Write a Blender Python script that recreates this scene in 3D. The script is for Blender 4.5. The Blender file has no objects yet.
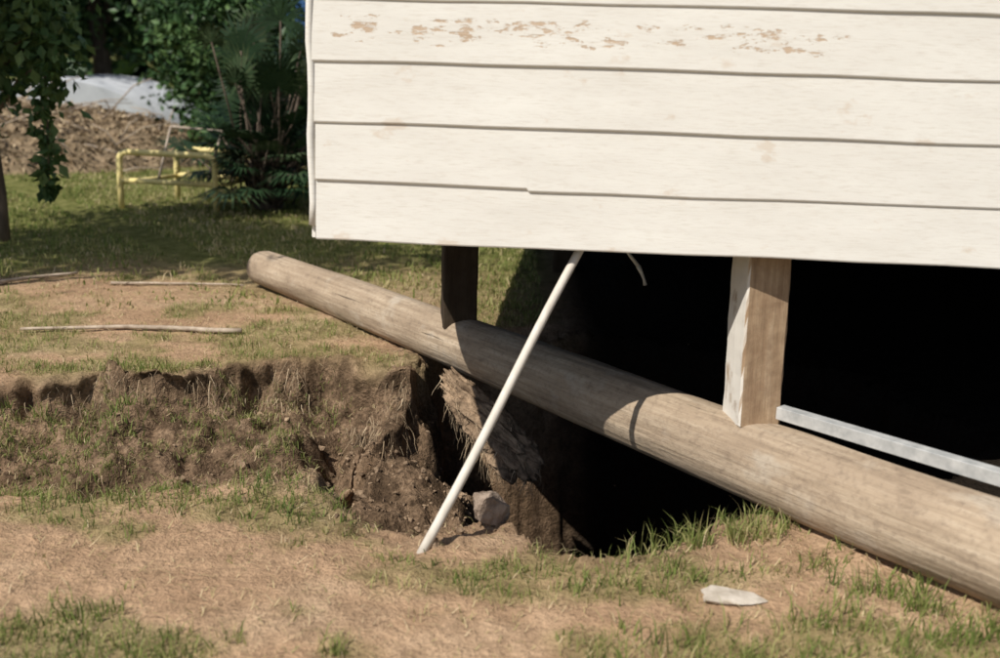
import bpy, math, random
import numpy as np
from mathutils import Vector, Matrix
rng=np.random.default_rng(7); random.seed(7)
S=bpy.context.scene
S.view_settings.view_transform='Standard'
S.view_settings.look='None'; S.view_settings.exposure=0
# ---------------------------------------------------------------- helpers
TAB=[rng.random((256,256)) for _ in range(4)]
def vn(x,y,s=0):
    x=np.asarray(x,float)+s*17.3; y=np.asarray(y,float)+s*9.7
    xi=np.floor(x).astype(int); yi=np.floor(y).astype(int)
    fx=x-xi; fy=y-yi; fx=fx*fx*(3-2*fx); fy=fy*fy*(3-2*fy)
    T=TAB[s%4]
    a=T[xi&255,yi&255]; b=T[(xi+1)&255,yi&255]; c=T[xi&255,(yi+1)&255]; d=T[(xi+1)&255,(yi+1)&255]
    return (a*(1-fx)+b*fx)*(1-fy)+(c*(1-fx)+d*fx)*fy
def fbm(x,y,s=0,o=4):
    r=0;a=.5;t=0
    x=np.asarray(x,float);y=np.asarray(y,float)
    for i in range(o):
        r=r+a*(vn(x,y,s+i)*2-1); t+=a; a*=.5; x=x*2.03; y=y*2.03
    return r/t
def sm(t):
    t=np.clip(t,0,1); return t*t*(3-2*t)
def link(o): S.collection.objects.link(o); return o
def mesh_np(name,V,F,mat=None,smooth=False,attrs=None,parent=None):
    V=np.asarray(V,np.float32); F=np.asarray(F,np.int32)
    me=bpy.data.meshes.new(name)
    k=F.shape[1]; n=len(F)
    me.vertices.add(len(V)); me.vertices.foreach_set('co',V.ravel())
    me.loops.add(n*k); me.loops.foreach_set('vertex_index',F.ravel())
    me.polygons.add(n); me.polygons.foreach_set('loop_start',np.arange(0,n*k,k,dtype=np.int32))
    try: me.polygons.foreach_set('loop_total',np.full(n,k,np.int32))
    except Exception: pass
    me.update(calc_edges=True)
    if attrs:
        for an,(typ,arr) in attrs.items():
            a=me.attributes.new(an,typ,'POINT')
            a.data.foreach_set('color' if typ=='FLOAT_COLOR' else 'value',np.asarray(arr,np.float32).ravel())
    me.polygons.foreach_set('use_smooth',np.full(n,smooth,bool))
    if mat: me.materials.append(mat)
    me.validate()
    o=link(bpy.data.objects.new(name,me))
    if parent: o.parent=parent
    return o
def empty(name,loc=(0,0,0),rz=0):
    e=link(bpy.data.objects.new(name,None)); e.location=loc; e.rotation_euler=(0,0,rz); e.empty_display_size=.1
    return e
class MB:
    def __init__(s): s.v=[]; s.f=[]
    def box(s,x0,x1,y0,y1,z0,z1,b=0):
        n=len(s.v)
        s.v+=[(x0,y0,z0),(x1,y0,z0),(x1,y1,z0),(x0,y1,z0),(x0,y0,z1),(x1,y0,z1),(x1,y1,z1),(x0,y1,z1)]
        s.f+=[tuple(n+i for i in q) for q in [(0,3,2,1),(4,5,6,7),(0,1,5,4),(1,2,6,5),(2,3,7,6),(3,0,4,7)]]
    def tube(s,pts,rad,seg=8,cap=True):
        pts=[Vector(p) for p in pts]; n0=len(s.v)
        up=None
        for i,p in enumerate(pts):
            t=(pts[min(i+1,len(pts)-1)]-pts[max(i-1,0)]).normalized()
            if up is None:
                up=t.orthogonal().normalized()
            up=(up-t*up.dot(t)).normalized(); w=t.cross(up)
            r=rad[i] if hasattr(rad,'__len__') else rad
            for k in range(seg):
                a=2*math.pi*k/seg
                s.v.append(tuple(p+(up*math.cos(a)+w*math.sin(a))*r))
        for i in range(len(pts)-1):
            for k in range(seg):
                a=n0+i*seg+k; b=n0+i*seg+(k+1)%seg
                s.f.append((a,b,b+seg,a+seg))
        if cap:
            s.f.append(tuple(n0+k for k in reversed(range(seg))))
            e=n0+(len(pts)-1)*seg
            s.f.append(tuple(e+k for k in range(seg)))
    def obj(s,name,mat,parent=None,smooth=False,bevel=0):
        me=bpy.data.meshes.new(name); me.from_pydata(s.v,[],s.f); me.update()
        me.materials.append(mat)
        if smooth:
            for p in me.polygons: p.use_smooth=True
        o=link(bpy.data.objects.new(name,me))
        if parent: o.parent=parent
        if bevel:
            m=o.modifiers.new('b','BEVEL'); m.width=bevel; m.segments=2
        return o
# ---------------------------------------------------------------- materials
def newmat(name):
    m=bpy.data.materials.new(name); m.use_nodes=True
    nt=m.node_tree; b=nt.nodes['Principled BSDF']
    b.inputs['Roughness'].default_value=.85
    b.inputs['Specular IOR Level'].default_value=.25
    return m,nt,b
def N(nt,t,**k):
    n=nt.nodes.new(t)
    for a,v in k.items(): setattr(n,a,v)
    return n
def noise(nt,vec,scale,detail=5,rough=.6):
    n=N(nt,'ShaderNodeTexNoise'); n.inputs['Scale'].default_value=scale
    n.inputs['Detail'].default_value=detail; n.inputs['Roughness'].default_value=rough
    if vec is not None: nt.links.new(vec,n.inputs['Vector'])
    return n.outputs['Fac']
def ramp(nt,fac,stops):
    r=N(nt,'ShaderNodeValToRGB'); nt.links.new(fac,r.inputs[0])
    e=r.color_ramp.elements
    while len(e)<len(stops): e.new(.5)
    for i,(p,c) in enumerate(stops):
        e[i].position=p; e[i].color=(*c,1) if hasattr(c,'__len__') else (c,c,c,1)
    return r.outputs[0]
def mix(nt,fac,a,b,bt='MIX'):
    m=N(nt,'ShaderNodeMix',data_type='RGBA',blend_type=bt)
    for sock,v in ((m.inputs[0],fac),(m.inputs[6],a),(m.inputs[7],b)):
        if isinstance(v,(int,float)): sock.default_value=v
        elif isinstance(v,tuple): sock.default_value=(*v,1)
        else: nt.links.new(v,sock)
    return m.outputs[2]
def mth(nt,op,a,b=None,c=None):
    m=N(nt,'ShaderNodeMath',operation=op)
    for i,v in enumerate((a,b,c)):
        if v is None: continue
        if isinstance(v,(int,float)): m.inputs[i].default_value=v
        else: nt.links.new(v,m.inputs[i])
    return m.outputs[0]
def mapping(nt,vec,scale=(1,1,1),rot=(0,0,0)):
    m=N(nt,'ShaderNodeMapping'); m.inputs['Scale'].default_value=scale; m.inputs['Rotation'].default_value=rot
    nt.links.new(vec,m.inputs[0]); return m.outputs[0]
def bump(nt,b,h,strength=.5,dist=.01):
    n=N(nt,'ShaderNodeBump'); n.inputs['Strength'].default_value=strength; n.inputs['Distance'].default_value=dist
    nt.links.new(h,n.inputs['Height']); nt.links.new(n.outputs[0],b.inputs['Normal'])
def pos(nt): return N(nt,'ShaderNodeNewGeometry').outputs['Position']
def obj(nt): return N(nt,'ShaderNodeTexCoord').outputs['Object']

def simple(name,c1,c2,scale,rough=.85,metal=0,stretch=(1,1,1),bs=.3,bd=.004,spec=.25):
    m,nt,b=newmat(name)
    v=mapping(nt,obj(nt),stretch)
    f=noise(nt,v,scale,4)
    nt.links.new(ramp(nt,f,[(.3,c1),(.7,c2)]),b.inputs['Base Color'])
    b.inputs['Roughness'].default_value=rough; b.inputs['Metallic'].default_value=metal
    b.inputs['Specular IOR Level'].default_value=spec
    if bs: bump(nt,b,f,bs,bd)
    return m
# ground
mG,nt,b=newmat('ground_soil')
p=pos(nt); at=N(nt,'ShaderNodeAttribute',attribute_name='zone'); sep=N(nt,'ShaderNodeSeparateColor'); nt.links.new(at.outputs['Color'],sep.inputs[0])
n1=noise(nt,p,1.6,4); n2=noise(nt,p,11,7,.7); n3=noise(nt,p,70,3,.7)
dry=ramp(nt,n1,[(.3,(.42,.265,.165)),(.5,(.53,.35,.22)),(.72,(.61,.44,.295))])
dry=mix(nt,ramp(nt,n2,[(.36,0.),(.58,1.)]),mix(nt,.6,dry,(.27,.175,.105)),dry)
dry=mix(nt,ramp(nt,n3,[(.3,.5),(.58,0.)]),dry,(.19,.13,.08))
lawn=ramp(nt,n2,[(.3,(.07,.085,.022)),(.55,(.20,.20,.07)),(.75,(.36,.30,.15))])
damp=ramp(nt,n2,[(.30,(.035,.023,.015)),(.44,(.12,.08,.05)),(.57,(.26,.175,.112)),(.74,(.42,.30,.20))])
damp=mix(nt,ramp(nt,n3,[(.35,.65),(.58,0.)]),damp,(.035,.024,.016))
c=mix(nt,sep.outputs[0],dry,lawn)
c=mix(nt,sep.outputs[1],c,damp)
c=mix(nt,sep.outputs[2],c,(.022,.017,.013))  # near-black tint paints the underfloor shade into the ground colour
nt.links.new(c,b.inputs['Base Color']); b.inputs['Roughness'].default_value=1; b.inputs['Specular IOR Level'].default_value=.03
hh=mth(nt,'ADD',n2,mth(nt,'MULTIPLY',n3,.6)); bump(nt,b,hh,.9,.03)
mClod=simple('soil_clod',(.07,.046,.03),(.42,.30,.20),16,1,bs=1,bd=.03,spec=.03)
def attrmat(name,stops,trans=.3,rough=.6):
    m=bpy.data.materials.new(name); m.use_nodes=True; nt=m.node_tree; b=nt.nodes['Principled BSDF']
    a=N(nt,'ShaderNodeAttribute',attribute_name='v')
    c=ramp(nt,a.outputs['Fac'],stops)
    nt.links.new(c,b.inputs['Base Color']); b.inputs['Roughness'].default_value=rough; b.inputs['Specular IOR Level'].default_value=.25
    if trans>0:
        t=N(nt,'ShaderNodeBsdfTranslucent'); nt.links.new(c,t.inputs[0])
        x=N(nt,'ShaderNodeMixShader'); x.inputs[0].default_value=trans
        nt.links.new(b.outputs[0],x.inputs[1]); nt.links.new(t.outputs[0],x.inputs[2])
        nt.links.new(x.outputs[0],nt.nodes['Material Output'].inputs[0])
    return m
mGrass=attrmat('grass_blades',[(0,(.09,.13,.03)),(.35,(.20,.25,.065)),(.6,(.37,.35,.14)),(.8,(.55,.45,.26)),(1,(.65,.52,.34))],.3)
mLeaf=attrmat('leaf_green',[(0,(.014,.036,.012)),(.5,(.045,.095,.03)),(1,(.13,.20,.07))],0,.45)
mLeafL=attrmat('leaf_broad',[(0,(.02,.045,.014)),(.5,(.05,.10,.03)),(1,(.11,.17,.06))],.2,.45)
mPalm=attrmat('palm_frond',[(0,(.010,.026,.012)),(.5,(.024,.05,.022)),(1,(.08,.11,.055))],0,.4)
mDebris=attrmat('dry_debris',[(0,(.07,.05,.03)),(.5,(.24,.17,.10)),(1,(.52,.41,.27))],0,.9)
mRoot=attrmat('root_fibre',[(0,(.10,.07,.045)),(.6,(.34,.25,.16)),(1,(.56,.44,.30))],0,.9)
mBark=simple('bark',(.06,.045,.035),(.17,.13,.10),20,stretch=(1,1,.25),bs=.8)
mBarkP=simple('bare_branch',(.25,.2,.16),(.45,.38,.31),20,stretch=(1,1,.25))
# painted weatherboards
mW,nt,b=newmat('peeling_white_paint')
o=obj(nt); sx=N(nt,'ShaderNodeSeparateXYZ'); nt.links.new(o,sx.inputs[0])
X,Y,Z=sx.outputs
base=ramp(nt,noise(nt,mapping(nt,o,(1.2,1.2,5)),2.2,5),[(.3,(.73,.70,.645)),(.6,(.79,.765,.71)),(.8,(.83,.81,.755))])
fine=noise(nt,mapping(nt,o,(2.5,2.5,26)),9,6,.7)
base=mix(nt,ramp(nt,fine,[(.30,.4),(.50,0.)]),base,(.55,.48,.40))
pn=noise(nt,mapping(nt,o,(8,8,26)),1.9,6,.72); pn2=noise(nt,mapping(nt,o,(1,1,1)),3.4,2)
def band(lo,hi,v,soft):
    a=N(nt,'ShaderNodeMapRange',interpolation_type='SMOOTHSTEP'); a.inputs[1].default_value=lo; a.inputs[2].default_value=lo+soft; nt.links.new(v,a.inputs[0])
    c_=N(nt,'ShaderNodeMapRange',interpolation_type='SMOOTHSTEP'); c_.inputs[1].default_value=hi-soft; c_.inputs[2].default_value=hi; c_.inputs[3].default_value=1; c_.inputs[4].default_value=0; nt.links.new(v,c_.inputs[0])
    return mth(nt,'MULTIPLY',a.outputs[0],c_.outputs[0])
bandm=mth(nt,'MULTIPLY',band(1.285,1.40,Z,.03),band(-.08,1.6,X,.2))
thr=mth(nt,'SUBTRACT',.755,mth(nt,'MULTIPLY',bandm,mth(nt,'ADD',.09,mth(nt,'MULTIPLY',pn2,.27))))
peel=mth(nt,'MULTIPLY_ADD',mth(nt,'SUBTRACT',pn,thr),30.,.0)
pk=N(nt,'ShaderNodeClamp'); nt.links.new(peel,pk.inputs[0])
sp=noise(nt,mapping(nt,o,(5,5,9)),1.3,5,.6)
spots=ramp(nt,sp,[(.62,0.),(.68,1.)])
wood=ramp(nt,noise(nt,mapping(nt,o,(2,2,60)),4,4),[(.3,(.38,.25,.15)),(.7,(.62,.46,.32))])
c=mix(nt,mth(nt,'MULTIPLY',pk.outputs[0],.85),base,wood)
c=mix(nt,mth(nt,'MULTIPLY',spots,.38),c,(.58,.44,.31))
nt.links.new(c,b.inputs['Base Color']); b.inputs['Roughness'].default_value=.55
bump(nt,b,mth(nt,'SUBTRACT',mth(nt,'MULTIPLY',fine,.6),pk.outputs[0]),.4,.002)
# log
mLog,nt,b=newmat('weathered_log')
o=obj(nt)
g=noise(nt,mapping(nt,o,(30,30,1.4)),1.5,8,.68); g2=noise(nt,mapping(nt,o,(3,3,1.6)),1.6,5); g3=noise(nt,mapping(nt,o,(44,44,1.3)),1.2,3,.5)
c=ramp(nt,g,[(.28,(.22,.165,.115)),(.5,(.41,.32,.23)),(.7,(.53,.435,.33))])
c=mix(nt,ramp(nt,g2,[(.35,.6),(.62,0.)]),c,(.27,.20,.14))
c=mix(nt,ramp(nt,g3,[(.25,.85),(.31,0.)]),c,(.07,.05,.036))
blot=noise(nt,mapping(nt,o,(1,1,.6)),22,6,.72)
c=mix(nt,ramp(nt,blot,[(.54,0.),(.70,.55)]),c,(.17,.125,.09))
c=mix(nt,ramp(nt,noise(nt,mapping(nt,o,(1,1,.8)),5,4,.6),[(.56,0.),(.66,.4)]),c,(.50,.45,.38))
c=mix(nt,ramp(nt,noise(nt,o,60,3,.6),[(.3,.35),(.5,0.)]),c,(.15,.11,.08))
nt.links.new(c,b.inputs['Base Color']); bump(nt,b,mth(nt,'ADD',g,mth(nt,'ADD',mth(nt,'MULTIPLY',blot,.8),ramp(nt,g3,[(.25,0.),(.33,1.)]))),.8,.007)
def timber(name,k,paint):
    m,nt,b=newmat(name)
    o=obj(nt); g=noise(nt,mapping(nt,o,(26,26,2.2)),1.6,8,.7)
    c=ramp(nt,g,[(.25,tuple(q*k for q in (.20,.13,.08))),(.5,tuple(q*k for q in (.40,.28,.175))),(.75,tuple(q*k for q in (.54,.41,.28)))])
    c=mix(nt,ramp(nt,noise(nt,o,11,6,.7),[(.4,.6),(.6,0.)]),c,tuple(q*k for q in (.24,.15,.09)))
    if paint:
        gn=N(nt,'ShaderNodeTexCoord').outputs['Normal']; sn=N(nt,'ShaderNodeSeparateXYZ'); nt.links.new(gn,sn.inputs[0])
        side=ramp(nt,mth(nt,'MULTIPLY',sn.outputs[0],-1.),[(.6,0.),(.8,1.)])
        pf=mth(nt,'MULTIPLY',side,ramp(nt,noise(nt,mapping(nt,o,(2,2,1)),7,5,.7),[(.33,.15),(.45,.95)]))
        c=mix(nt,pf,c,(.74,.70,.64))
    nt.links.new(c,b.inputs['Base Color']); bump(nt,b,g,.7,.005)
    return m
mStump=timber('rough_sawn_timber',1,True); mStumpD=timber('shade_dark_timber',.13,False)  # second timber is a darkened copy with underfloor shade in its colour
mStick=simple('whitewashed_rod',(.55,.50,.43),(.72,.67,.60),14,.6,stretch=(3,3,.4),bs=.15,bd=.002)
mGalv=simple('galvanised_steel',(.36,.37,.37),(.60,.60,.59),22,.55,.25,bs=.15,bd=.001)
mRock=simple('rock_grey',(.16,.115,.085),(.42,.33,.26),22,.95,bs=1,bd=.02)
mRockP=simple('rock_pale',(.34,.29,.23),(.60,.54,.47),22,.95,bs=.8,bd=.01)
mTwig=simple('dead_wood',(.26,.20,.15),(.52,.43,.34),24,.9,stretch=(1,1,1))
mYel=simple('yellow_paint',(.74,.60,.24),(.84,.72,.35),8,.5,bs=.1,bd=.001)
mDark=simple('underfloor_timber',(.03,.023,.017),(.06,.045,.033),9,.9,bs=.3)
mTin=simple('corrugated_iron',(.40,.42,.45),(.56,.58,.61),3,.55,.1,bs=.1)
mBlue=simple('blue_cladding',(.05,.14,.36),(.09,.20,.45),3,.5,bs=.1)
mGlass=simple('window_glass',(.03,.035,.04),(.06,.07,.08),2,.1,bs=0,spec=.6)
mRoof=simple('roof_iron',(.3,.31,.32),(.42,.43,.44),4,.5,.3,bs=.1)
# ---------------------------------------------------------------- terrain
PIT=np.array([(-.47,3.14),(-.58,3.32),(-.63,3.6),(-.60,3.85),(-.50,4.02),(-.40,4.22),(-.40,4.6),(-.28,4.9),(-.05,4.8),(.10,4.85),
 (.35,5.0),(.9,4.8),(1.5,4.4),(1.8,3.7),(1.35,3.2),(.88,3.10),(.62,2.98),(.44,2.84),(.267,2.765),(.13,2.80),(.08,2.93),(0,3.08),(-.10,3.06),(-.192,2.96),(-.36,3.03)])
def pit_in(x,y):
    d2=np.full(np.shape(x),1e9); ins=np.zeros(np.shape(x),bool)
    n=len(PIT)
    for i in range(n):
        ax,ay=PIT[i]; bx,by=PIT[(i+1)%n]
        ex,ey=bx-ax,by-ay
        t=np.clip(((x-ax)*ex+(y-ay)*ey)/(ex*ex+ey*ey),0,1)
        d2=np.minimum(d2,(x-ax-t*ex)**2+(y-ay-t*ey)**2)
        cr=((ay>y)!=(by>y)) & (x<(bx-ax)*(y-ay)/((by-ay) if by!=ay else 1e-9)+ax)
        ins^=cr
    d=np.sqrt(d2); return np.where(ins,d,-d)
XS=[-60,-6,-1.94,-1.33,-.95,-.736,-.446,0,.9,1.4,3,40]; YS=[3.9,3.95,4.09,4.27,4.42,4.5,4.33,4.2,3.05,2.4,.5,-40]
def terr(x,y,full=False):
    x=np.asarray(x,float); y=np.asarray(y,float)
    near=sm((9-np.abs(y-4))/4)
    wx=x+.07*fbm(x*4,y*4,1); wy=y+.07*fbm(x*4+9,y*4,2)
    yb=np.interp(wx,XS,YS)+.12*fbm(x*3,y*.5,3)+.05*fbm(x*13,y*2,1)
    w=np.interp(x,[-3,-1.9,-1.4,-.8,-.5,-.35,.2],[.55,.60,.80,.95,.6,.25,.35])
    dep=np.interp(x,[-6,-2,-1.4,-.6,.1,.8],[.13,.22,.26,.28,.08,.04])
    t=(yb-wy)/w
    s1_=sm((yb-wy-.005)/.14)
    s=.52*s1_+.48*sm(t)**1.3
    bank=np.clip(sm((yb-wy+.05)/.12)*(1-sm((t-.75)/.35)),0,1)*np.interp(x,[-3,-2,-1.4,-.3,.1],[.45,.7,1,1,0])
    z=.025*fbm(x*.9,y*.9,1)-dep*s+np.maximum(dep-.08,0)*sm((yb-w-.05-y)/.28)
    ex,ey=-.08,-.90; tq=np.clip(((wx+.62)*ex+(wy-4.25)*ey)/(ex*ex+ey*ey),0,1)
    dq=np.hypot(wx+.62-tq*ex,wy-4.25-tq*ey)
    z=z-.13*np.exp(-(dq/.055)**2)*sm(tq*5)*sm((1-tq)*5+.0)
    pd=pit_in(wx,wy)+.03*fbm(x*9,y*9,2)
    D=.22+.90*sm((x+.10+.08*fbm(x*5,y*5,1)+.24*sm((y-3.75)/.3))/.22)-.05*fbm(x*3,y*3,1)
    pm=sm(pd/.10)
    z=z-D*pm
    z=z+.13*pm*np.exp(-(((x+.42)/.22)**2+((y-3.85)/.30)**2))
    rim=np.exp(-(pd/.09)**2)
    rough=np.clip(bank+pm+rim*.5,0,1)*near
    z=z+bank*.10*fbm(x*4.5,y*4.5,2,3)*near
    z=z+(.005+.055*rough)*fbm(x*11,y*11,0,4)+(.006+.02*rough)*fbm(x*34,y*34,1,3)*near
    if full: return z,bank*near,pm,rim*near,yb-wy,pd
    return z,bank*near,pm,rim*near
def dense(a,b,st,lim,g=1.075):
    c=list(np.arange(a,b+1e-6,st)); d=st; v=c[-1]
    while v<lim: d*=g; v+=d; c.append(v)
    d=st; v=c[0]; L=[]
    while v>-lim: d*=g; v-=d; L.append(v)
    return np.array(L[::-1]+c)
gx=dense(-2.5,1.6,.0115,220); gy=dense(2.0,5.0,.0115,220)
GX,GY=np.meshgrid(gx,gy)
Zt,bk,pm,rim,tt,pd=terr(GX,GY,True)
lip=np.exp(-((tt-.02)/.045)**2)*(GX<-.35)*(GY>3)*(GY<5.2)*(GX>-4)*(1-pm)
nz1=np.clip(.6+.9*fbm(GX*7,GY*3,2),0,1.6)
dY=-.095*lip*nz1
gyy,gxx=np.gradient(pd,gy,gx); gl=np.sqrt(gxx**2+gyy**2)+1e-6
pl=np.exp(-((pd-.004)/.028)**2)*(GX<-.2)*(GY>3.6)*(GY<5)
dX=gxx/gl*.055*pl*nz1; dY=dY*(1-pl)+gyy/gl*.055*pl*nz1
V=np.stack([GX+dX,GY+dY,Zt],-1).reshape(-1,3)
ny,nx=GX.shape; idx=np.arange(nx*ny).reshape(ny,nx)
F=np.stack([idx[:-1,:-1],idx[:-1,1:],idx[1:,1:],idx[1:,:-1]],-1).reshape(-1,4)
nz=fbm(GX*.8,GY*.8,2)
def patch(x,y): return sm((fbm(x*2.0+3,y*2.6,3)+.04)/.26)
relg=(GX+1.311)*(3.316/4.214)+(GY-5.9)*(2.601/4.214)
lawnm=sm((GY-5.6+.9*nz)/1.2)
lawnm=np.maximum(lawnm,sm((1.2-GY)/2)*.6)
lawnm=np.maximum(lawnm,sm((np.abs(GX)-4)/2)*.8)
lawnm=np.maximum(lawnm,.5*patch(GX,GY)*(1-pm))
under_shade=np.maximum(sm((GX-.15)/.35)*sm((GY-3.7)/.5)*sm((9.6-GY)/.3), sm((relg-.02)/.1)*sm((GX-.7)/.2)*sm((9.6-GY)/.3))  # mask for shade painted on the ground beneath the house
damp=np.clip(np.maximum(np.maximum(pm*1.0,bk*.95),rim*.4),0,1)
lawnm=lawnm*(1-under_shade)*(1-.7*bk)
zone=np.stack([lawnm,damp,under_shade,np.ones_like(damp)],-1).reshape(-1,4)
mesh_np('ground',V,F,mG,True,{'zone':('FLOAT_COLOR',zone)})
# ---------------------------------------------------------------- grass
def blades(name,x,y,z,h,w,lean,val,mat,curl=.5):
    n=len(x); az=rng.random(n)*2*np.pi; fa=rng.random(n)*2*np.pi
    dx,dy=np.cos(az),np.sin(az); sx_,sy_=np.cos(fa)*w/2,np.sin(fa)*w/2
    P=np.stack([x,y,z],-1)
    side=np.stack([sx_,sy_,np.zeros(n)],-1)
    m=P+np.stack([dx*h*lean*.35,dy*h*lean*.35,h*.6],-1)
    t=P+np.stack([dx*h*lean,dy*h*lean,h*np.maximum(1-curl*lean*.6,.15)],-1)
    V=np.stack([P-side,P+side,m+side*.7,m-side*.7,t],1).reshape(-1,3)
    b=np.arange(n)[:,None]*5
    F=np.concatenate([b+[0,1,2],b+[0,2,3],b+[3,2,4]],0)
    return mesh_np(name,V,F,mat,False,{'v':('FLOAT',np.repeat(val,5))})
def tufts(nt_,x0,x1,y0,y1,prob,per,spread,hf,wf,vf,pmax=.25):
    cx=rng.uniform(x0,x1,nt_); cy=rng.uniform(y0,y1,nt_)
    k=rng.random(nt_)<prob(cx,cy); cx,cy=cx[k],cy[k]
    x=np.repeat(cx,per)+rng.normal(0,spread,len(cx)*per); y=np.repeat(cy,per)+rng.normal(0,spread,len(cx)*per)
    th=np.repeat(rng.uniform(.5,1.35,len(cx)),per); tv=np.repeat(rng.normal(0,.15,len(cx)),per)
    z,bk_,pm_,_=terr(x,y); k=pm_<pmax
    rel=(x+1.311)*(3.316/4.214)+(y-5.9)*(2.601/4.214)
    k&=np.abs(rel)>.10
    k&=~((x>.22)&(y>2.2)&(y<9.4)&(rel>0)&((y>4)|(x>.7)))
    x,y,z,th,tv=x[k],y[k],z[k],th[k],tv[k]; n=len(x)
    h=hf(x,y)*th*rng.uniform(.5,1.2,n); w=wf*rng.uniform(.6,1.3,n)
    return x,y,z-.004,h,w,rng.uniform(.1,1.0,n),np.clip(vf(x,y)+tv+rng.normal(0,.12,n),0,1)
def pr_near(x,y):
    p=.08+.80*patch(x,y)
    p=np.where(y>4.25,.25+.65*patch(x,y),p)
    lip=np.exp(-((y-(3.26+.05*x))/.20)**2)*sm((-.35-x)/.3)
    lip2=np.exp(-((y-2.78)/.18)**2)*sm((x-.30)/.15)
    lip3=np.exp(-((y-(2.45+ .9*(1.2-x)))/.2)**2)*sm((x-.6)/.2)
    left=sm((-1.2-x)/.4)*np.exp(-((y-3.75)/.40)**2)
    return np.maximum.reduce([p,lip*.7,lip2*.7,lip3*.8,left])
parts=[]
parts.append(tufts(12500,-3.4,2.3,1.5,6.3,pr_near,8,.018,lambda x,y:.020+.022*patch(x,y)+.012*(y<2.6),.0034,
   lambda x,y: .64-.30*patch(x,y)+.08*(y>4.2)))
def pr_lip(x,y):
    a=np.exp(-((y-(3.22+.05*x))/.13)**2)*sm((-.42-x)/.2)*(.5+.5*patch(x*1.5,y))
    c_=np.exp(-((y-(2.72+1.1*(.9-x)))/.13)**2)*sm((x-.8)/.1)
    d_=np.exp(-((y-3.8)/.38)**2)*sm((-1.25-x)/.3)
    e_=np.exp(-((y-2.35)/.35)**2)*patch(x,y)*.6
    f_=np.exp(-((y-(4.30+.1*(x+1)))/.12)**2)*sm((-.6-x)/.1)*.5
    return np.maximum.reduce([a,c_*.7,d_*.8,e_,f_])
parts.append(tufts(7000,-3,2,2.0,4.7,pr_lip,10,.018,lambda x,y:.050+.02*(x>.3)-.02*(y>4.1),.0042,lambda x,y:.34+.18*(y>4.1)+0*x))
parts.append(tufts(190,.36,1.0,2.80,3.06,lambda x,y:np.exp(-((y-(2.84+.28*(x-.4)))/.06)**2),11,.016,lambda x,y:.080+0*x,.0042,lambda x,y:.46+0*x,.6))
parts.append(tufts(2600,-2.6,-.6,3.3,4.3,lambda x,y:.6*patch(x*2,y*2),7,.015,lambda x,y:.032+0*x,.0032,lambda x,y:.5+0*x))
x=rng.uniform(-3,2,11000); y=rng.uniform(1.6,6,11000); z,_,pm_,_=terr(x,y); k=(pm_<.2)&~((x>.15)&(y>3.0))
n=k.sum(); parts.append((x[k],y[k],z[k]+.003,rng.uniform(.010,.03,n),np.full(n,.0028),rng.uniform(1.5,3,n),rng.uniform(.62,1,n)))
A=[np.concatenate([q[i] for q in parts]) for i in range(7)]
blades('grass',*A,mGrass)
def pr_far(x,y):
    return sm((y-5.3+1.2*fbm(x*.8,y*.8,2))/1.3)*.95
q=tufts(15000,-9,2.5,5.2,13.0,pr_far,7,.04,lambda x,y:.045+.0*x,.010,lambda x,y:.48+.28*fbm(x*.9,y*.9,1))
blades('lawn_grass',*q,mGrass)
# ---------------------------------------------------------------- clods + roots
import bmesh
def icos(sub):
    bm=bmesh.new(); bmesh.ops.create_icosphere(bm,subdivisions=sub,radius=1); bm.verts.ensure_lookup_table()
    a=np.array([v.co[:] for v in bm.verts]); f=np.array([[v.index for v in q.verts] for q in bm.faces]); bm.free(); return a,f
ico,icf=icos(1)
cx=np.concatenate([rng.uniform(-2.4,.9,40000),rng.uniform(-.65,0,14000)]); cy=np.concatenate([rng.uniform(2.7,4.9,40000),rng.uniform(3.0,4.1,14000)])
cz,cb,cp,cr=terr(cx,cy)
pr=np.clip(cb*.4+cr*.25+cp*.8*(cx<0),0,1)*(.3+.7*sm(fbm(cx*6,cy*6,1)*3))
k=np.where(rng.random(len(cx))<pr*.15)[0]
Vs=[];Fs=[];off=0
for i in k:
    s=rng.uniform(.003,.009)*(2.2 if rng.random()<.12 else 1)
    d=ico*rng.uniform(.6,1.35,(len(ico),1))*rng.uniform(.5,1.4,3)*s
    Vs.append(d+[cx[i],cy[i],cz[i]+s*.1]); Fs.append(icf+off); off+=len(ico)
mesh_np('soil_crumbs',np.concatenate(Vs),np.concatenate(Fs),mClod,False)
P,Fq=icos(6)
A0=np.array([-.17,4.22,.0]); B0=np.array([.11,3.98,-.27]); axis=B0-A0; Ls=np.linalg.norm(axis); axis/=Ls
s1=np.cross(axis,[0,0,1.]); s1/=np.linalg.norm(s1); s2=np.cross(s1,axis)
dsp=1+.30*fbm(P[:,0]*1.8+P[:,2]*1.3+4,P[:,1]*1.8+P[:,2]*.9,1)+.32*fbm(P[:,0]*5+P[:,2]*4,P[:,1]*5-P[:,2]*3,2,6)
P=P*dsp[:,None]
wd=.095+.035*(P[:,2]>0)*P[:,2]
Q=(A0+B0)/2+np.outer(P[:,2],axis)*Ls*.55+np.outer(P[:,0]*wd,s1)+np.outer(P[:,1]*.07,s2)
mesh_np('root_bound_soil_slab',Q,Fq,mClod,True)
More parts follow.
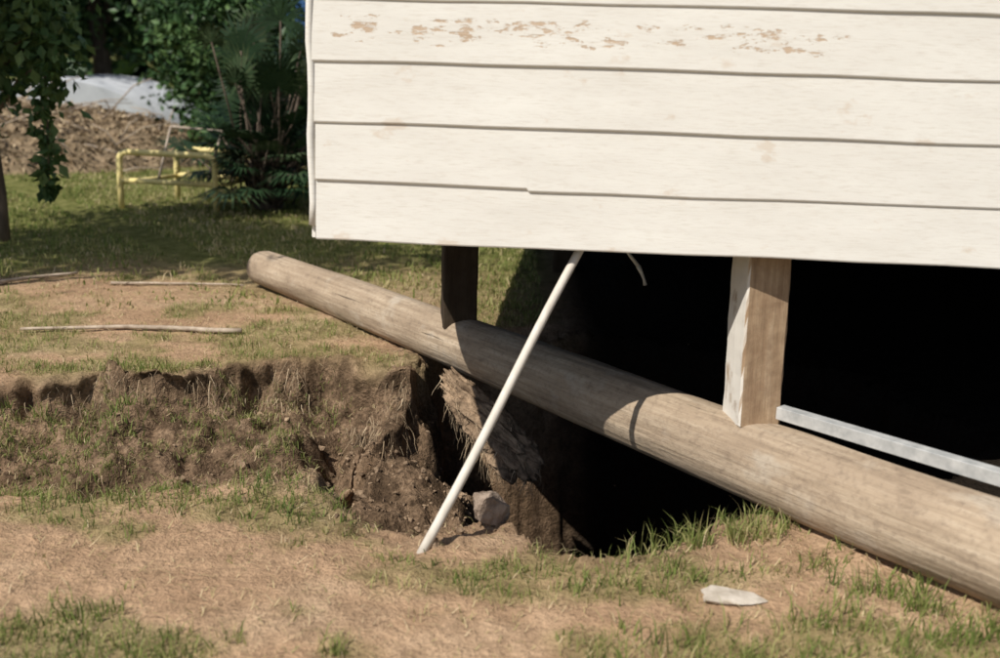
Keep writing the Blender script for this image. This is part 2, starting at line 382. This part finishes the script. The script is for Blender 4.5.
def strands(name,starts,lens,mat,w=.0022,seg=6,out=(0,-1,0)):
    Vs=[];Fs=[];va=[];off=0
    for (sx0,sy0,sz0),L in zip(starts,lens):
        p=np.array([sx0,sy0,sz0]); d=np.array([rng.normal(0,.35)+out[0]*.4,out[1]*.45+rng.normal(0,.3),-.5]); v=rng.random()
        ww=w*rng.uniform(.6,1.8); a=rng.random()*3.14; sd=np.array([math.cos(a),math.sin(a),.2])*ww/2
        for j in range(seg+1):
            f=1-j/seg*.7
            Vs.append(p-sd*f); Vs.append(p+sd*f); va+= [v,v]
            d=d+np.array([rng.normal(0,.25),rng.normal(0,.2),-.35]); d/=np.linalg.norm(d)
            p=p+d*L/seg
            if j<seg:
                Fs.append([off,off+1,off+3]);Fs.append([off,off+3,off+2])
            off+=2
    return mesh_np(name,np.array(Vs),np.array(Fs),mat,False,{'v':('FLOAT',va)})
st=[];ln=[]
def along(p0,p1,n,jit,L):
    for _ in range(n):
        t=rng.random(); x_=p0[0]+(p1[0]-p0[0])*t+rng.normal(0,jit); y_=p0[1]+(p1[1]-p0[1])*t+rng.normal(0,jit)
        z_=float(terr(np.array([x_]),np.array([y_+.02]))[0][0])
        if z_>-.2: st.append((x_,y_-.05,z_+.005-rng.random()*.05)); ln.append(rng.uniform(.3,1)*L)
along((-.70,4.2),(-.52,4.15),160,.03,.15)
along((-.54,4.10),(-.40,4.25),360,.03,.19)
along((-.40,4.25),(-.39,4.5),80,.02,.14)
along((-1.5,4.15),(-.75,4.42),420,.05,.14)
along((-2.3,4.0),(-1.4,4.15),240,.06,.11)
along((-1.4,3.6),(-.75,3.8),260,.18,.08)
ks=rng.choice(len(Q),520)
for i in ks:
    q=Q[i]
    if q[1]<4.25: st.append((q[0],q[1]-.004,q[2])); ln.append(rng.uniform(.03,.12))
strands('hanging_roots',st,ln,mRoot)
# ---------------------------------------------------------------- log
L0=Vector((-1.335,5.93,.10)); L1=Vector((1.85,1.87,.10)); ax=(L1-L0); LL=ax.length
rings=220; seg=96
V=[];F=[]
def lr(t): return .094+(.140-.094)*t
for i in range(rings+1):
    t=i/rings; z=t*LL
    rr=lr(t)
    e=min(z,LL-z)
    if e<.04: rr*=math.sqrt(max(0,1-((.04-e)/.04)**2))*.3+.70
    for k in range(seg):
        a=2*math.pi*k/seg
        V.append([rr*math.cos(a),rr*math.sin(a),z])
V=np.array(V)
ang=np.arctan2(V[:,1],V[:,0]); 
bumpy=1+.06*fbm(np.cos(ang)*1.2+V[:,2]*1.3,np.sin(ang)*1.2+5,1,3)+.018*fbm(np.cos(ang)*9,np.sin(ang)*9+V[:,2]*.7,2,4)+.007*fbm(ang*6+V[:,2]*9,V[:,2]*14,3,3)
V[:,0]*=bumpy; V[:,1]*=bumpy
V[:,0]+=.02*np.sin(V[:,2]*1.1+.4)
F=[(i*seg+k,i*seg+(k+1)%seg,(i+1)*seg+(k+1)%seg,(i+1)*seg+k) for i in range(rings) for k in range(seg)]
V=np.vstack([V,[V[:seg].mean(0)+[0,0,-.008]],[V[-seg:].mean(0)+[0,0,.004]]])
me=bpy.data.meshes.new('timber_log'); c0=len(V)-2
F+= [((k+1)%seg,k,c0) for k in range(seg)]+[(rings*seg+k,rings*seg+(k+1)%seg,c0+1) for k in range(seg)]
me.from_pydata(V.tolist(),[],F); me.materials.append(mLog)
for p_ in me.polygons: p_.use_smooth=True
lo=link(bpy.data.objects.new('timber_log',me)); lo.location=L0; lo.rotation_euler=ax.to_track_quat('Z','Y').to_euler()
# ---------------------------------------------------------------- stumps
def stump(x,y,z0,z1,s,rz,tilt=0,name='timber_stump',mat=None):
    nz_=14; V=[];F=[]
    c=.006;h=s/2
    prof=[(-h+c,-h),(0,-h),(h-c,-h),(h,-h+c),(h,0),(h,h-c),(h-c,h),(0,h),(-h+c,h),(-h,h-c),(-h,0),(-h,-h+c)]
    n=len(prof)
    for i in range(nz_+1):
        t=i/nz_
        for j,(a,b_) in enumerate(prof):
            q=1+.012*math.sin(i*1.7+j*2.1+x*9)+.01*math.sin(i*.6+j)
            V.append((a*q,b_*q,t*(z1-z0)+(0.008*math.sin(j*2.3) if i==0 else 0)))
    F=[(i*n+k,i*n+(k+1)%n,(i+1)*n+(k+1)%n,(i+1)*n+k) for i in range(nz_) for k in range(n)]
    F+=[tuple(reversed(range(n))),tuple(nz_*n+k for k in range(n))]
    me=bpy.data.meshes.new(name); me.from_pydata(V,[],F); me.materials.append(mat or mStump)
    o=link(bpy.data.objects.new(name,me)); o.location=(x,y,z0); o.rotation_euler=(0,tilt,rz); return o
stump(.782,3.23,.215,.752,.134,math.radians(11),-.02)
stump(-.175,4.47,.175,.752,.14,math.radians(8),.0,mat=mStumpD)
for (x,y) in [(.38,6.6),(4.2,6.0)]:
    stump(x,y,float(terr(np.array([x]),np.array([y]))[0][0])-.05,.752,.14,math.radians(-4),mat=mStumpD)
# ---------------------------------------------------------------- house
HW,HD,HZ=9.0,6.0,3.4
hs=empty('weatherboard_house',(-.544,3.2,0),-math.atan2(.155,1.942))
EX=.170; ZB=.744
def board_wall(name,length,place,zb,ztop,step=.12,special=False,endj=.004):
    V=[];F=[]
    k=0; z=zb
    while z<ztop-.02:
        us=[length*i/int(length/step) for i in range(int(length/step)+1)]
        us[0]=rng.uniform(-endj,endj)
        if special and k==1: us=sorted([u for u in us if abs(u-.62)>.02]+[.615,.622])
        n=len(us)-1; n0=len(V); ph=rng.random()*9
        for u in us:
            dz=dp=0
            if special and k==1: dz=.003 if u<.62 else -.005
            w1=.0018*math.sin(u*3.1+ph)+.0010*math.sin(u*11+ph*2)+.0005*math.sin(u*37+ph); w2=.0012*math.sin(u*2.3+ph*1.7)
            zt=min(z+EX+.012,ztop)
            prof=[(-.007,z+dz+w1+.0),(-.0155+w2,z+dz+w1),(-.0175+w2,z+dz+w1+.004),(-.0100+w2*.3,zt),(-.001,zt)]
            for (yy,zz) in prof: V.append(place(u,yy,zz))
        for i in range(n):
            for j in range(5):
                q0=n0+i*5+j; q1=n0+i*5+(j+1)%5
                F.append((q0,q0+5,q1+5,q1))
        F.append(tuple(n0+j for j in range(5))); e=n0+n*5
        F.append(tuple(e+j for j in reversed(range(5))))
        z+=EX; k+=1
    me=bpy.data.meshes.new(name); me.from_pydata(V,[],F); me.materials.append(mW)
    o=link(bpy.data.objects.new(name,me)); o.parent=hs; return o
board_wall('front_weatherboards',HW,lambda u,y,z:(u-.004,y,z),ZB,HZ,special=True)
board_wall('side_weatherboards',HD,lambda u,y,z:(y,HD-u,z),ZB,HZ)
board_wall('right_weatherboards',HD,lambda u,y,z:(HW-y,u,z),.10,HZ)
board_wall('rear_weatherboards',HW,lambda u,y,z:(HW-u,HD-y,z),ZB,HZ)
m=MB(); m.box(.9,HW,HD-.03,HD-.005,-.2,ZB+.02); m.box(HW-.03,HW-.005,0,HD-.04,-.2,.2); m.obj('added_skirting',mDark,hs)  # unseen skirting, added to keep the space below the floor dark
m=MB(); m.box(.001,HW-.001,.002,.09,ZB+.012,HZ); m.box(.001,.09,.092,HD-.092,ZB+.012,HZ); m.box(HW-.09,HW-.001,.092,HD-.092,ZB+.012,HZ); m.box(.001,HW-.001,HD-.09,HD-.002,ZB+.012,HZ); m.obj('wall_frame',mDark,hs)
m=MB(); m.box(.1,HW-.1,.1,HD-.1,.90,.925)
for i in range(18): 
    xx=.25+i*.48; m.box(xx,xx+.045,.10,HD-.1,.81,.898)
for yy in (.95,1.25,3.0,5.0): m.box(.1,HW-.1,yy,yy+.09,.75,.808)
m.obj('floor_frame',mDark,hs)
m=MB(); n=40
pts=[(-.013+.003*math.sin(i*1.3)+.002*math.sin(i*3.1),-.006,ZB+.04+i*(HZ-ZB-.05)/n) for i in range(n+1)]
m.tube(pts,.012,8); m.obj('corner_stop',mW,hs,smooth=True)
m=MB(); 
for (a,b_,c_,d_) in [(1.9,3.3,1.80,1.88),(1.9,3.3,2.92,3.0),(1.9,1.98,1.88,2.92),(3.22,3.3,1.88,2.92),(2.56,2.64,1.88,2.92)]: m.box(a,b_,-.055,-.001,c_,d_)
m.obj('window_frame',mW,hs,bevel=.004)
m=MB(); m.box(1.985,3.215,-.040,-.030,1.885,2.915); m.obj('window_glass',mGlass,hs)
V=[];F=[];nn=160
for side in (0,1):
    n0=len(V)
    for i in range(nn+1):
        xx=-.25+(HW+.5)*i/nn; dz=.012*math.sin(i*math.pi/1.0*.5)
        y0=-.3 if side==0 else HD+.3
        V+= [(xx,y0,HZ-.02+dz),(xx,HD/2,HZ+1.35+dz)]
    for i in range(nn): a=n0+2*i; F.append((a,a+2,a+3,a+1))
me=bpy.data.meshes.new('roof'); me.from_pydata(V,[],F); me.materials.append(mRoof); r=link(bpy.data.objects.new('roof',me)); r.parent=hs
md=r.modifiers.new('s','SOLIDIFY'); md.thickness=.02
m=MB(); m.v=[(0,0,HZ),(0,HD,HZ),(0,HD/2,HZ+1.25),(HW,0,HZ),(HW,HD,HZ),(HW,HD/2,HZ+1.25)]; m.f=[(0,2,1),(3,4,5)]; m.obj('gable_ends',mW,hs)
# ---------------------------------------------------------------- prop rod, steel, strap
m=MB(); zb_=float(terr(np.array([-.200]),np.array([2.83]))[0][0])
A_=Vector((-.208,2.83,zb_-.02)); B_=Vector((.250,3.20,.775))
pts=[A_.lerp(B_,i/12)+Vector((.004*math.sin(i*.5),0,0)) for i in range(13)]
m.tube(pts,[.0140-.0015*i/12 for i in range(13)],14); m.obj('prop_rod',mStick,smooth=True)
m=MB(); 
D0=Vector((.855,3.175,.258)); D1=Vector((1.95,2.00,.258)); d=(D1-D0).normalized(); sd=Vector((-d.y,d.x,0))
w=.02;t=.003;hh_=.019
prof=[(-w,-hh_),(w,-hh_),(w,hh_),(-w,hh_)]; pi_=[(-w+t,-hh_+t),(w-t,-hh_+t),(w-t,hh_-t),(-w+t,hh_-t)]
for P_ in (D0,D1):
    for q in prof+pi_: m.v.append(tuple(P_+sd*q[0]+Vector((0,0,q[1]))))
for k in range(4):
    m.f.append((k,(k+1)%4,8+(k+1)%4,8+k)); m.f.append((4+(k+1)%4,4+k,12+k,12+(k+1)%4))
    m.f.append(((k+1)%4,k,4+k,4+(k+1)%4)); m.f.append((8+k,8+(k+1)%4,12+(k+1)%4,12+k))
m.obj('galvanised_steel_tube',mGalv,bevel=.002)
m=MB(); 
m.tube([(.36,3.75,.80),(.38,3.74,.72),(.40,3.72,.68),(.435,3.70,.63),(.465,3.69,.595)],[.004,.004,.005,.006,.007],8)
m.tube([(.465,3.69,.595),(.478,3.69,.57),(.487,3.69,.55),(.492,3.69,.53)],[.009,.006,.005,.007],8)
m.obj('hanging_pipe_offcut',mGalv,smooth=True)
# ---------------------------------------------------------------- rocks, sticks
def rock(name,x,y,sc,mat,dz=.3,seed=1,rz=0,smooth=False):
    r_=np.random.default_rng(seed)
    P,Fq=icos(5)
    for _ in range(16):
        nrm=r_.normal(size=3); nrm/=np.linalg.norm(nrm); dd=P@nrm; cut=r_.uniform(.45,.75)
        P=P-np.outer(np.maximum(dd-cut,0),nrm)
    P=P*(1+.14*fbm(P[:,0]*2.5+P[:,2]*2,P[:,1]*2.5+P[:,2],1))[:,None]
    P*=np.array(sc)*1.25
    z0=float(terr(np.array([x]),np.array([y]))[0][0])
    o=mesh_np(name,P,Fq,mat,smooth); o.location=(x,y,z0+sc[2]*dz); o.rotation_euler=(.2,.15,rz); return o
rock('rock',-.01,3.06,(.060,.05,.06),mRock,.4,3,.5)
o=rock('flat_stone',.60,2.56,(.10,.055,.014),mRockP,.3,5,.1); o.rotation_euler=(.03,.02,.1)
rock('rock',-2.83,5.75,(.16,.12,.07),mRock,.4,8)
def stick(P0,P1,r,name='fallen_stick'):
    m=MB(); pts=[];n=14
    for i in range(n+1):
        t=i/n; x_=P0[0]+(P1[0]-P0[0])*t; y_=P0[1]+(P1[1]-P0[1])*t+.02*math.sin(t*5+P0[0])
        z_=max(float(terr(np.array([x_]),np.array([y_]))[0][0]),float(terr(np.array([x_]),np.array([y_+.02]))[0][0]))
        pts.append([x_,y_,z_+r*.8+.006])
    zz=[q[2] for q in pts]; 
    for i in range(1,n): pts[i][2]=max((zz[i-1]+zz[i]+zz[i+1])/3,zz[i]-.004)
    m.tube(pts,[r*(1.1-.5*i/n) for i in range(n+1)],7); m.obj(name,mTwig,smooth=True)
stick((-1.18,4.88),(-2.16,4.80),.012)
stick((-3.0,5.45),(-2.35,5.95),.013)
stick((-2.1,5.80),(-1.40,5.86),.008)
# ---------------------------------------------------------------- yellow bench frame
yb_=empty('yellow_bench_frame',(0,0,0))
def loop(x0,y0,x1,y1,h,r=.024):
    m=MB(); a=Vector((x0,y0,-.03)); b2=Vector((x1,y1,-.03)); d=(b2-a).normalized(); R=.07
    pts=[a,a+Vector((0,0,h*.5+.03)),a+Vector((0,0,h-R+.03))]
    for k in range(1,7):
        q=k/6*math.pi/2; pts.append(a+d*(R-R*math.cos(q))+Vector((0,0,h-R+.03+R*math.sin(q))))
    for k in range(0,7):
        q=k/6*math.pi/2; pts.append(b2-d*(R-R*math.sin(q))+Vector((0,0,h-R+.03+R*math.cos(q))))
    pts.append(b2)
    m.tube(pts,r,10)
    m.tube([a+Vector((0,0,h*.5+.03)),b2+Vector((0,0,h*.5+.03))],r*.85,10)
    return m
loop(-3.0,8.59,-2.22,8.45,.44).obj('end_frame_1',mYel,yb_,True)
loop(-2.72,9.15,-2.10,9.04,.42).obj('end_frame_2',mYel,yb_,True)
m=MB()
m.tube([(-2.99,8.60,.20),(-2.71,9.14,.20)],.016,8); m.tube([(-2.23,8.46,.20),(-2.11,9.03,.20)],.016,8)
m.obj('side_rails',mYel,yb_,True)
m=MB(); m.tube([(-2.74,8.7,.2),(-2.68,8.9,.62)],.010,8); m.tube([(-2.68,8.9,.62),(-2.25,8.82,.60)],.010,8); m.tube([(-2.33,8.6,.2),(-2.25,8.82,.60)],.010,8)
m.obj('back_rest',mBarkP,yb_,True)
# ---------------------------------------------------------------- foliage helpers
def leafmesh(name,C,size,val,mat,parent=None,aspect=.5,down=0.):
    n=len(C)
    d=rng.normal(size=(n,3)); d[:,2]-=down; d/=np.linalg.norm(d,axis=1,keepdims=True)
    r_=rng.normal(size=(n,3)); s=np.cross(d,r_); s/=np.linalg.norm(s,axis=1,keepdims=True)
    nn_=np.cross(d,s); L=size[:,None]
    a=C; m1=C+d*L*.45+s*L*aspect*.5+nn_*L*.06; m2=C+d*L*.45-s*L*aspect*.5+nn_*L*.06; t=C+d*L
    V=np.stack([a,m1,t,m2],1).reshape(-1,3); b_=np.arange(n)[:,None]*4
    F=np.concatenate([b_+[0,1,2],b_+[0,2,3]],0)
    return mesh_np(name,V,F,mat,False,{'v':('FLOAT',np.repeat(val,4))},parent)
def crown(center,rad,nclump,per,cr,hole=.0):
    cs=[]
    while len(cs)<nclump:
        q=rng.uniform(-1,1,3); l=np.linalg.norm(q)
        if l<1 and l>.35: cs.append(q)
    cs=np.array(cs)*np.array(rad)+np.array(center)
    cr_=cr*rng.uniform(.6,1.4,nclump)
    P=np.repeat(cs,per,0)+rng.normal(size=(nclump*per,3))*np.repeat(cr_,per)[:,None]*np.array([1,1,.7])
    v=np.repeat(rng.uniform(.1,.8,nclump),per)+rng.normal(0,.13,nclump*per)
    return cs,P,np.clip(v,0,1)
def tree(name,base,h,rad,cz,nclump,per,cr,ls,trunk=.1,mat=mLeaf,limbs=14):
    e=empty(name,(0,0,0))
    c=(base[0],base[1],cz)
    cs,P,v=crown(c,rad,nclump,per,cr)
    k=P[:,2]>.03; P=P[k]; v=v[k]
    leafmesh('crown',P,ls*rng.uniform(.6,1.3,len(P)),v,mat,e,.5,.3)
    m=MB(); top=Vector((base[0]+.1,base[1],cz+rad[2]*.5)); bs=Vector((base[0],base[1],-.1))
    pts=[bs.lerp(top,i/8)+Vector((.06*math.sin(i*1.3+base[0]),.05*math.cos(i*1.1),0))*min(i,1) for i in range(9)]
    m.tube(pts,[trunk*(1.15-.95*i/8) for i in range(9)],10)
    for j in range(min(limbs,len(cs))):
        t=rng.uniform(.3,.95); s0=bs.lerp(top,t); e0=Vector(cs[j]); mid=s0.lerp(e0,.5)+Vector((0,0,.1))
        rr=trunk*(1-t*.8)*.5
        m.tube([s0,s0.lerp(mid,.5)+Vector((0,0,.03)),mid,e0],[rr,rr*.8,rr*.55,rr*.15],7)
    m.obj('trunk_and_limbs',mBark,e,True)
    return e
e=empty('broadleaf_tree')
clumps=[(-3.35,7.0,1.45,.16),(-3.05,6.95,1.6,.17),(-2.85,6.9,1.55,.15),(-3.2,6.9,1.15,.13),(-3.35,7.1,.95,.13),(-2.95,6.9,1.28,.14),(-2.78,6.85,1.16,.12),(-3.5,7.2,1.9,.25),(-3.3,7.1,2.1,.2),(-2.80,6.8,1.35,.12),(-3.5,7.1,2.5,.25),(-3.1,6.8,1.4,.14),
 (-2.80,6.85,.98,.07),(-2.82,6.85,.86,.055),(-2.84,6.85,.72,.045),(-2.80,6.85,.62,.04),(-2.86,6.85,.50,.04),(-2.84,6.85,.38,.035),(-3.35,7.05,.7,.06),(-3.9,7.2,1.6,.3),(-3.8,7,2.3,.3),(-3.1,7.0,.98,.06)]
P=[];v=[]
for (a,b_,c_,r_) in clumps:
    n=int(25+2200*r_*r_*8*.42); P.append(rng.normal(size=(n,3))*r_*np.array([.75,.75,.8])+[a,b_,c_]); v.append(np.full(n,rng.uniform(.3,.85))+rng.normal(0,.15,n))
P=np.concatenate(P); v=np.clip(np.concatenate(v),0,1)
leafmesh('crown',P,.085*rng.uniform(.6,1.3,len(P)),v,mLeafL,e,.6,.9)
m=MB(); m.tube([(-3.24,7.05,-.1),(-3.235,7.05,.3),(-3.27,7.05,.8),(-3.23,7.05,1.3),(-3.3,7.05,2.2),(-3.2,7.05,2.8)],[.042,.036,.032,.028,.02,.01],9)
for (a,b_,c_,r_) in clumps[:12]: m.tube([(-3.25,7.05,max(.6,c_-.4)),((a-3.25)/2,(b_+7.05)/2,c_-.12),(a,b_,c_)],[.014,.01,.004],6)
m.tube([(-3.25,7.05,1.0),(-3.0,6.95,1.22),(-2.82,6.86,1.1),(-2.82,6.85,.8),(-2.84,6.85,.3)],[.014,.011,.008,.006,.003],6)
m.obj('trunk_and_limbs',mBark,e,True)
m=MB(); m.tube([(-3.12,6.6,1.02),(-3.02,6.58,1.25),(-2.98,6.56,1.5),(-2.9,6.56,1.9)],[.010,.013,.014,.012],8); m.obj('bare_branch',mBarkP,e,True)
tree('shade_tree',(-4.2,4.35),6,(1.6,.75,.7),4.3,70,110,.20,.12,.11)
tree('garden_tree',(-6.6,18.2),6,(2.0,1.6,2.1),3.1,110,150,.27,.16,.16)
tree('garden_tree',(-5.5,19.0),6,(1.9,1.3,2.2),3.0,110,150,.27,.16,.16)
tree('garden_tree',(-9.0,15.5),6,(1.9,1.6,2.2),2.7,80,150,.27,.15,.16)
tree('leafy_shrub',(-3.80,15.2),3,(.85,.8,1.5),1.8,90,150,.2,.115,.07)
tree('leafy_shrub',(-2.95,11.9),3,(.60,.6,1.1),1.2,75,150,.16,.095,.06)
tree('leafy_shrub',(-1.95,12.4),2,(.6,.5,.45),.55,35,150,.15,.095,.04)
n=14000
P=np.stack([rng.uniform(-60,60,n),rng.uniform(34,40,n),rng.random(n)**.8*5.5],-1); P[:,2]*=.75+.35*fbm(P[:,0]*.15,P[:,1]*.1,1)
leafmesh('distant_trees',P,rng.uniform(.7,1.5,n),np.clip(rng.uniform(.2,.8,n)+.3*fbm(P[:,0]*.4,P[:,2]*.6,2),0,1),mLeaf,None,.6)
# fan palm
e=empty('fan_palm'); bx,by=-1.90,8.85
V=[];F=[];va=[];mp=MB()
def fan(org,dirv,R,val):
    d=Vector(dirv).normalized(); side=d.cross(Vector((0,0,1)))
    if side.length<.1: side=Vector((1,0,0))
    side.normalize(); nrm=side.cross(d); k=22
    for i in range(k):
        a=math.radians(-125+250*i/(k-1))+rng.normal(0,.03)
        q=(d*math.cos(a)+side*math.sin(a)).normalized()
        w_=(side*math.cos(a)-d*math.sin(a)).normalized()
        l=R*(.75+.25*math.cos(a))*rng.uniform(.82,1.08); ww=.016*R/.4
        n0=len(V)
        m1=org+q*l*.5+nrm*.02; tip=org+q*l-Vector((0,0,l*.15))
        for p_ in (org,m1-w_*ww,m1+w_*ww,tip): V.append(tuple(p_)); va.append(min(1,max(0,val+rng.normal(0,.1))))
        F.append((n0,n0+1,n0+2)); F.append((n0+1,n0+3,n0+2))
for i in range(130):
    az=rng.random()*2*math.pi; el=math.radians(rng.uniform(12,88)); Ln=rng.uniform(.35,.8)
    if el>1.0: Ln=rng.uniform(.4,1.28)
    o0=Vector((bx+rng.normal(0,.08),by+rng.normal(0,.08),rng.uniform(.0,.25)))
    dv=Vector((math.cos(az)*math.cos(el)*.8,math.sin(az)*math.cos(el),math.sin(el)))
    e1=o0+dv*Ln-Vector((0,0,.08*math.cos(el))); 
    if e1.z<.2: e1.z=.2
    mp.tube([o0,o0.lerp(e1,.5)+Vector((0,0,.05)),e1],[.011,.008,.006],5)
    fan(e1,(e1-o0)-Vector((0,0,.15)),rng.uniform(.22,.38),rng.uniform(.05,.85))
mesh_np('fronds',np.array(V),np.array(F),mPalm,False,{'v':('FLOAT',va)},e)
mp.tube([(bx,by,-.1),(bx,by,.12),(bx,by,.3)],[.11,.12,.07],12)
mp.obj('stems',mBark,e,True)
# ---------------------------------------------------------------- brush heap
e=empty('brush_heap')
gx_=np.linspace(-8.6,-3.0,130); gy_=np.linspace(10.3,14.3,100); X_,Y_=np.meshgrid(gx_,gy_)
def heap(x,y):
    r=((x+5.7)/2.7)**2+((y-12.2)/1.8)**2
    return .62*np.maximum(1-r,0)**.6*(1+.3*fbm(x*1.3,y*1.3,1))-.06+.09*fbm(x*5,y*5,2)*(r<1)
Z_=heap(X_,Y_); ny,nx=X_.shape; idx=np.arange(nx*ny).reshape(ny,nx)
mesh_np('heap_soil',np.stack([X_,Y_,Z_],-1).reshape(-1,3),np.stack([idx[:-1,:-1],idx[:-1,1:],idx[1:,1:],idx[1:,:-1]],-1).reshape(-1,4),simple('heap_mulch',(.10,.075,.045),(.34,.25,.16),7,1,bs=.8,bd=.03),True,None,e)
n=20000; x=rng.uniform(-8.4,-3.1,n); y=rng.uniform(10.4,13.6,n); z=heap(x,y); k=z>.0; C=np.stack([x,y,z+rng.uniform(-.02,.04,n)],-1)[k]
leafmesh('dry_leaves',C,rng.uniform(.02,.08,len(C)),rng.random(len(C)),mDebris,e,.45)
m=MB()
for i in range(110):
    x_=rng.uniform(-7.6,-3.7); y_=rng.uniform(10.8,13); z_=float(heap(np.array([x_]),np.array([y_]))[0])
    a=rng.random()*6.28; l=rng.uniform(.2,.9); dz=rng.normal(0,.10)
    m.tube([(x_,y_,z_+.03),(x_+l*math.cos(a)*.5,y_+l*math.sin(a)*.3,z_+.05+dz),(x_+l*math.cos(a),y_+l*math.sin(a)*.5,z_+.02+dz*1.5)],[.010,.007,.004],5)
m.obj('branches',mTwig,e,True)
V=[];F=[];na=60;nl=150
for j in range(nl+1):
    yy=15.0+2.4*j/nl
    for i in range(na+1):
        a=math.pi*i/na; rr=1+.008*math.sin(j*1.3)
        V.append((-6.1+1.6*rr*math.cos(a),yy,-.2+.93*rr*math.sin(a)))
for j in range(nl):
    for i in range(na):
        a=j*(na+1)+i; F.append((a,a+1,a+na+2,a+na+1))
m=MB(); m.v=V; m.f=F; m.f.append(tuple(range(na+1)))
m.obj('arched_iron_shelter',mTin,smooth=False)
# blue shed, added in place of blue sky in the tree gap
e=empty('blue_sky_shed',(-2.6,22,0))
V=[];F=[]
n=120
for (p0,p1) in [((-2,0),(2,0)),((2,0),(2,4)),((2,4),(-2,4)),((-2,4),(-2,0))]:
    n0=len(V); d=np.array(p1)-np.array(p0); L=np.linalg.norm(d); nr=np.array([d[1],-d[0]])/L
    for i in range(n+1):
        q=np.array(p0)+d*i/n+nr*.012*math.sin(i*math.pi*.5*1.3)
        V+=[(q[0],q[1],-.1),(q[0],q[1],2.6)]
    for i in range(n): a=n0+2*i; F.append((a,a+2,a+3,a+1))
m=MB(); m.v=V; m.f=F; m.obj('walls',mBlue,e)
m=MB(); m.v=[(-2.2,-.2,2.55),(2.2,-.2,2.55),(2.2,2,3.3),(-2.2,2,3.3),(-2.2,4.2,2.55),(2.2,4.2,2.55)]; m.f=[(0,1,2,3),(3,2,5,4)]; r=m.obj('roof',mRoof,e); r.modifiers.new('s','SOLIDIFY').thickness=.04
# ---------------------------------------------------------------- light
sd=Vector((-.56,-.62,1)).normalized()
el=math.asin(sd.z); azm=math.atan2(sd.x,sd.y)
L=bpy.data.lights.new('sun','SUN'); L.energy=5.0; L.angle=math.radians(.5); L.color=(1,.95,.86)
lo_=link(bpy.data.objects.new('sun',L)); lo_.rotation_euler=sd.to_track_quat('Z','Y').to_euler(); lo_.location=(-5,-5,9)
W=bpy.data.worlds.new('World'); S.world=W; W.use_nodes=True; nt=W.node_tree
sk=nt.nodes.new('ShaderNodeTexSky'); sk.sky_type='NISHITA'; sk.sun_disc=False; sk.sun_elevation=el; sk.sun_rotation=azm
nt.links.new(sk.outputs[0],nt.nodes['Background'].inputs[0]); nt.nodes['Background'].inputs[1].default_value=.08
# ---------------------------------------------------------------- camera
cd=bpy.data.cameras.new('camera'); cam=link(bpy.data.objects.new('camera',cd)); S.camera=cam
cd.sensor_width=36; cd.lens=39.6; cd.clip_end=1000; cd.clip_start=.05
cam.matrix_world=Matrix.Translation((0,0,1.3))@Matrix.Rotation(math.radians(90-14.3),4,'X')@Matrix.Rotation(.03,4,'Z')
cd.dof.use_dof=True; cd.dof.focus_distance=4.0; cd.dof.aperture_fstop=2.2
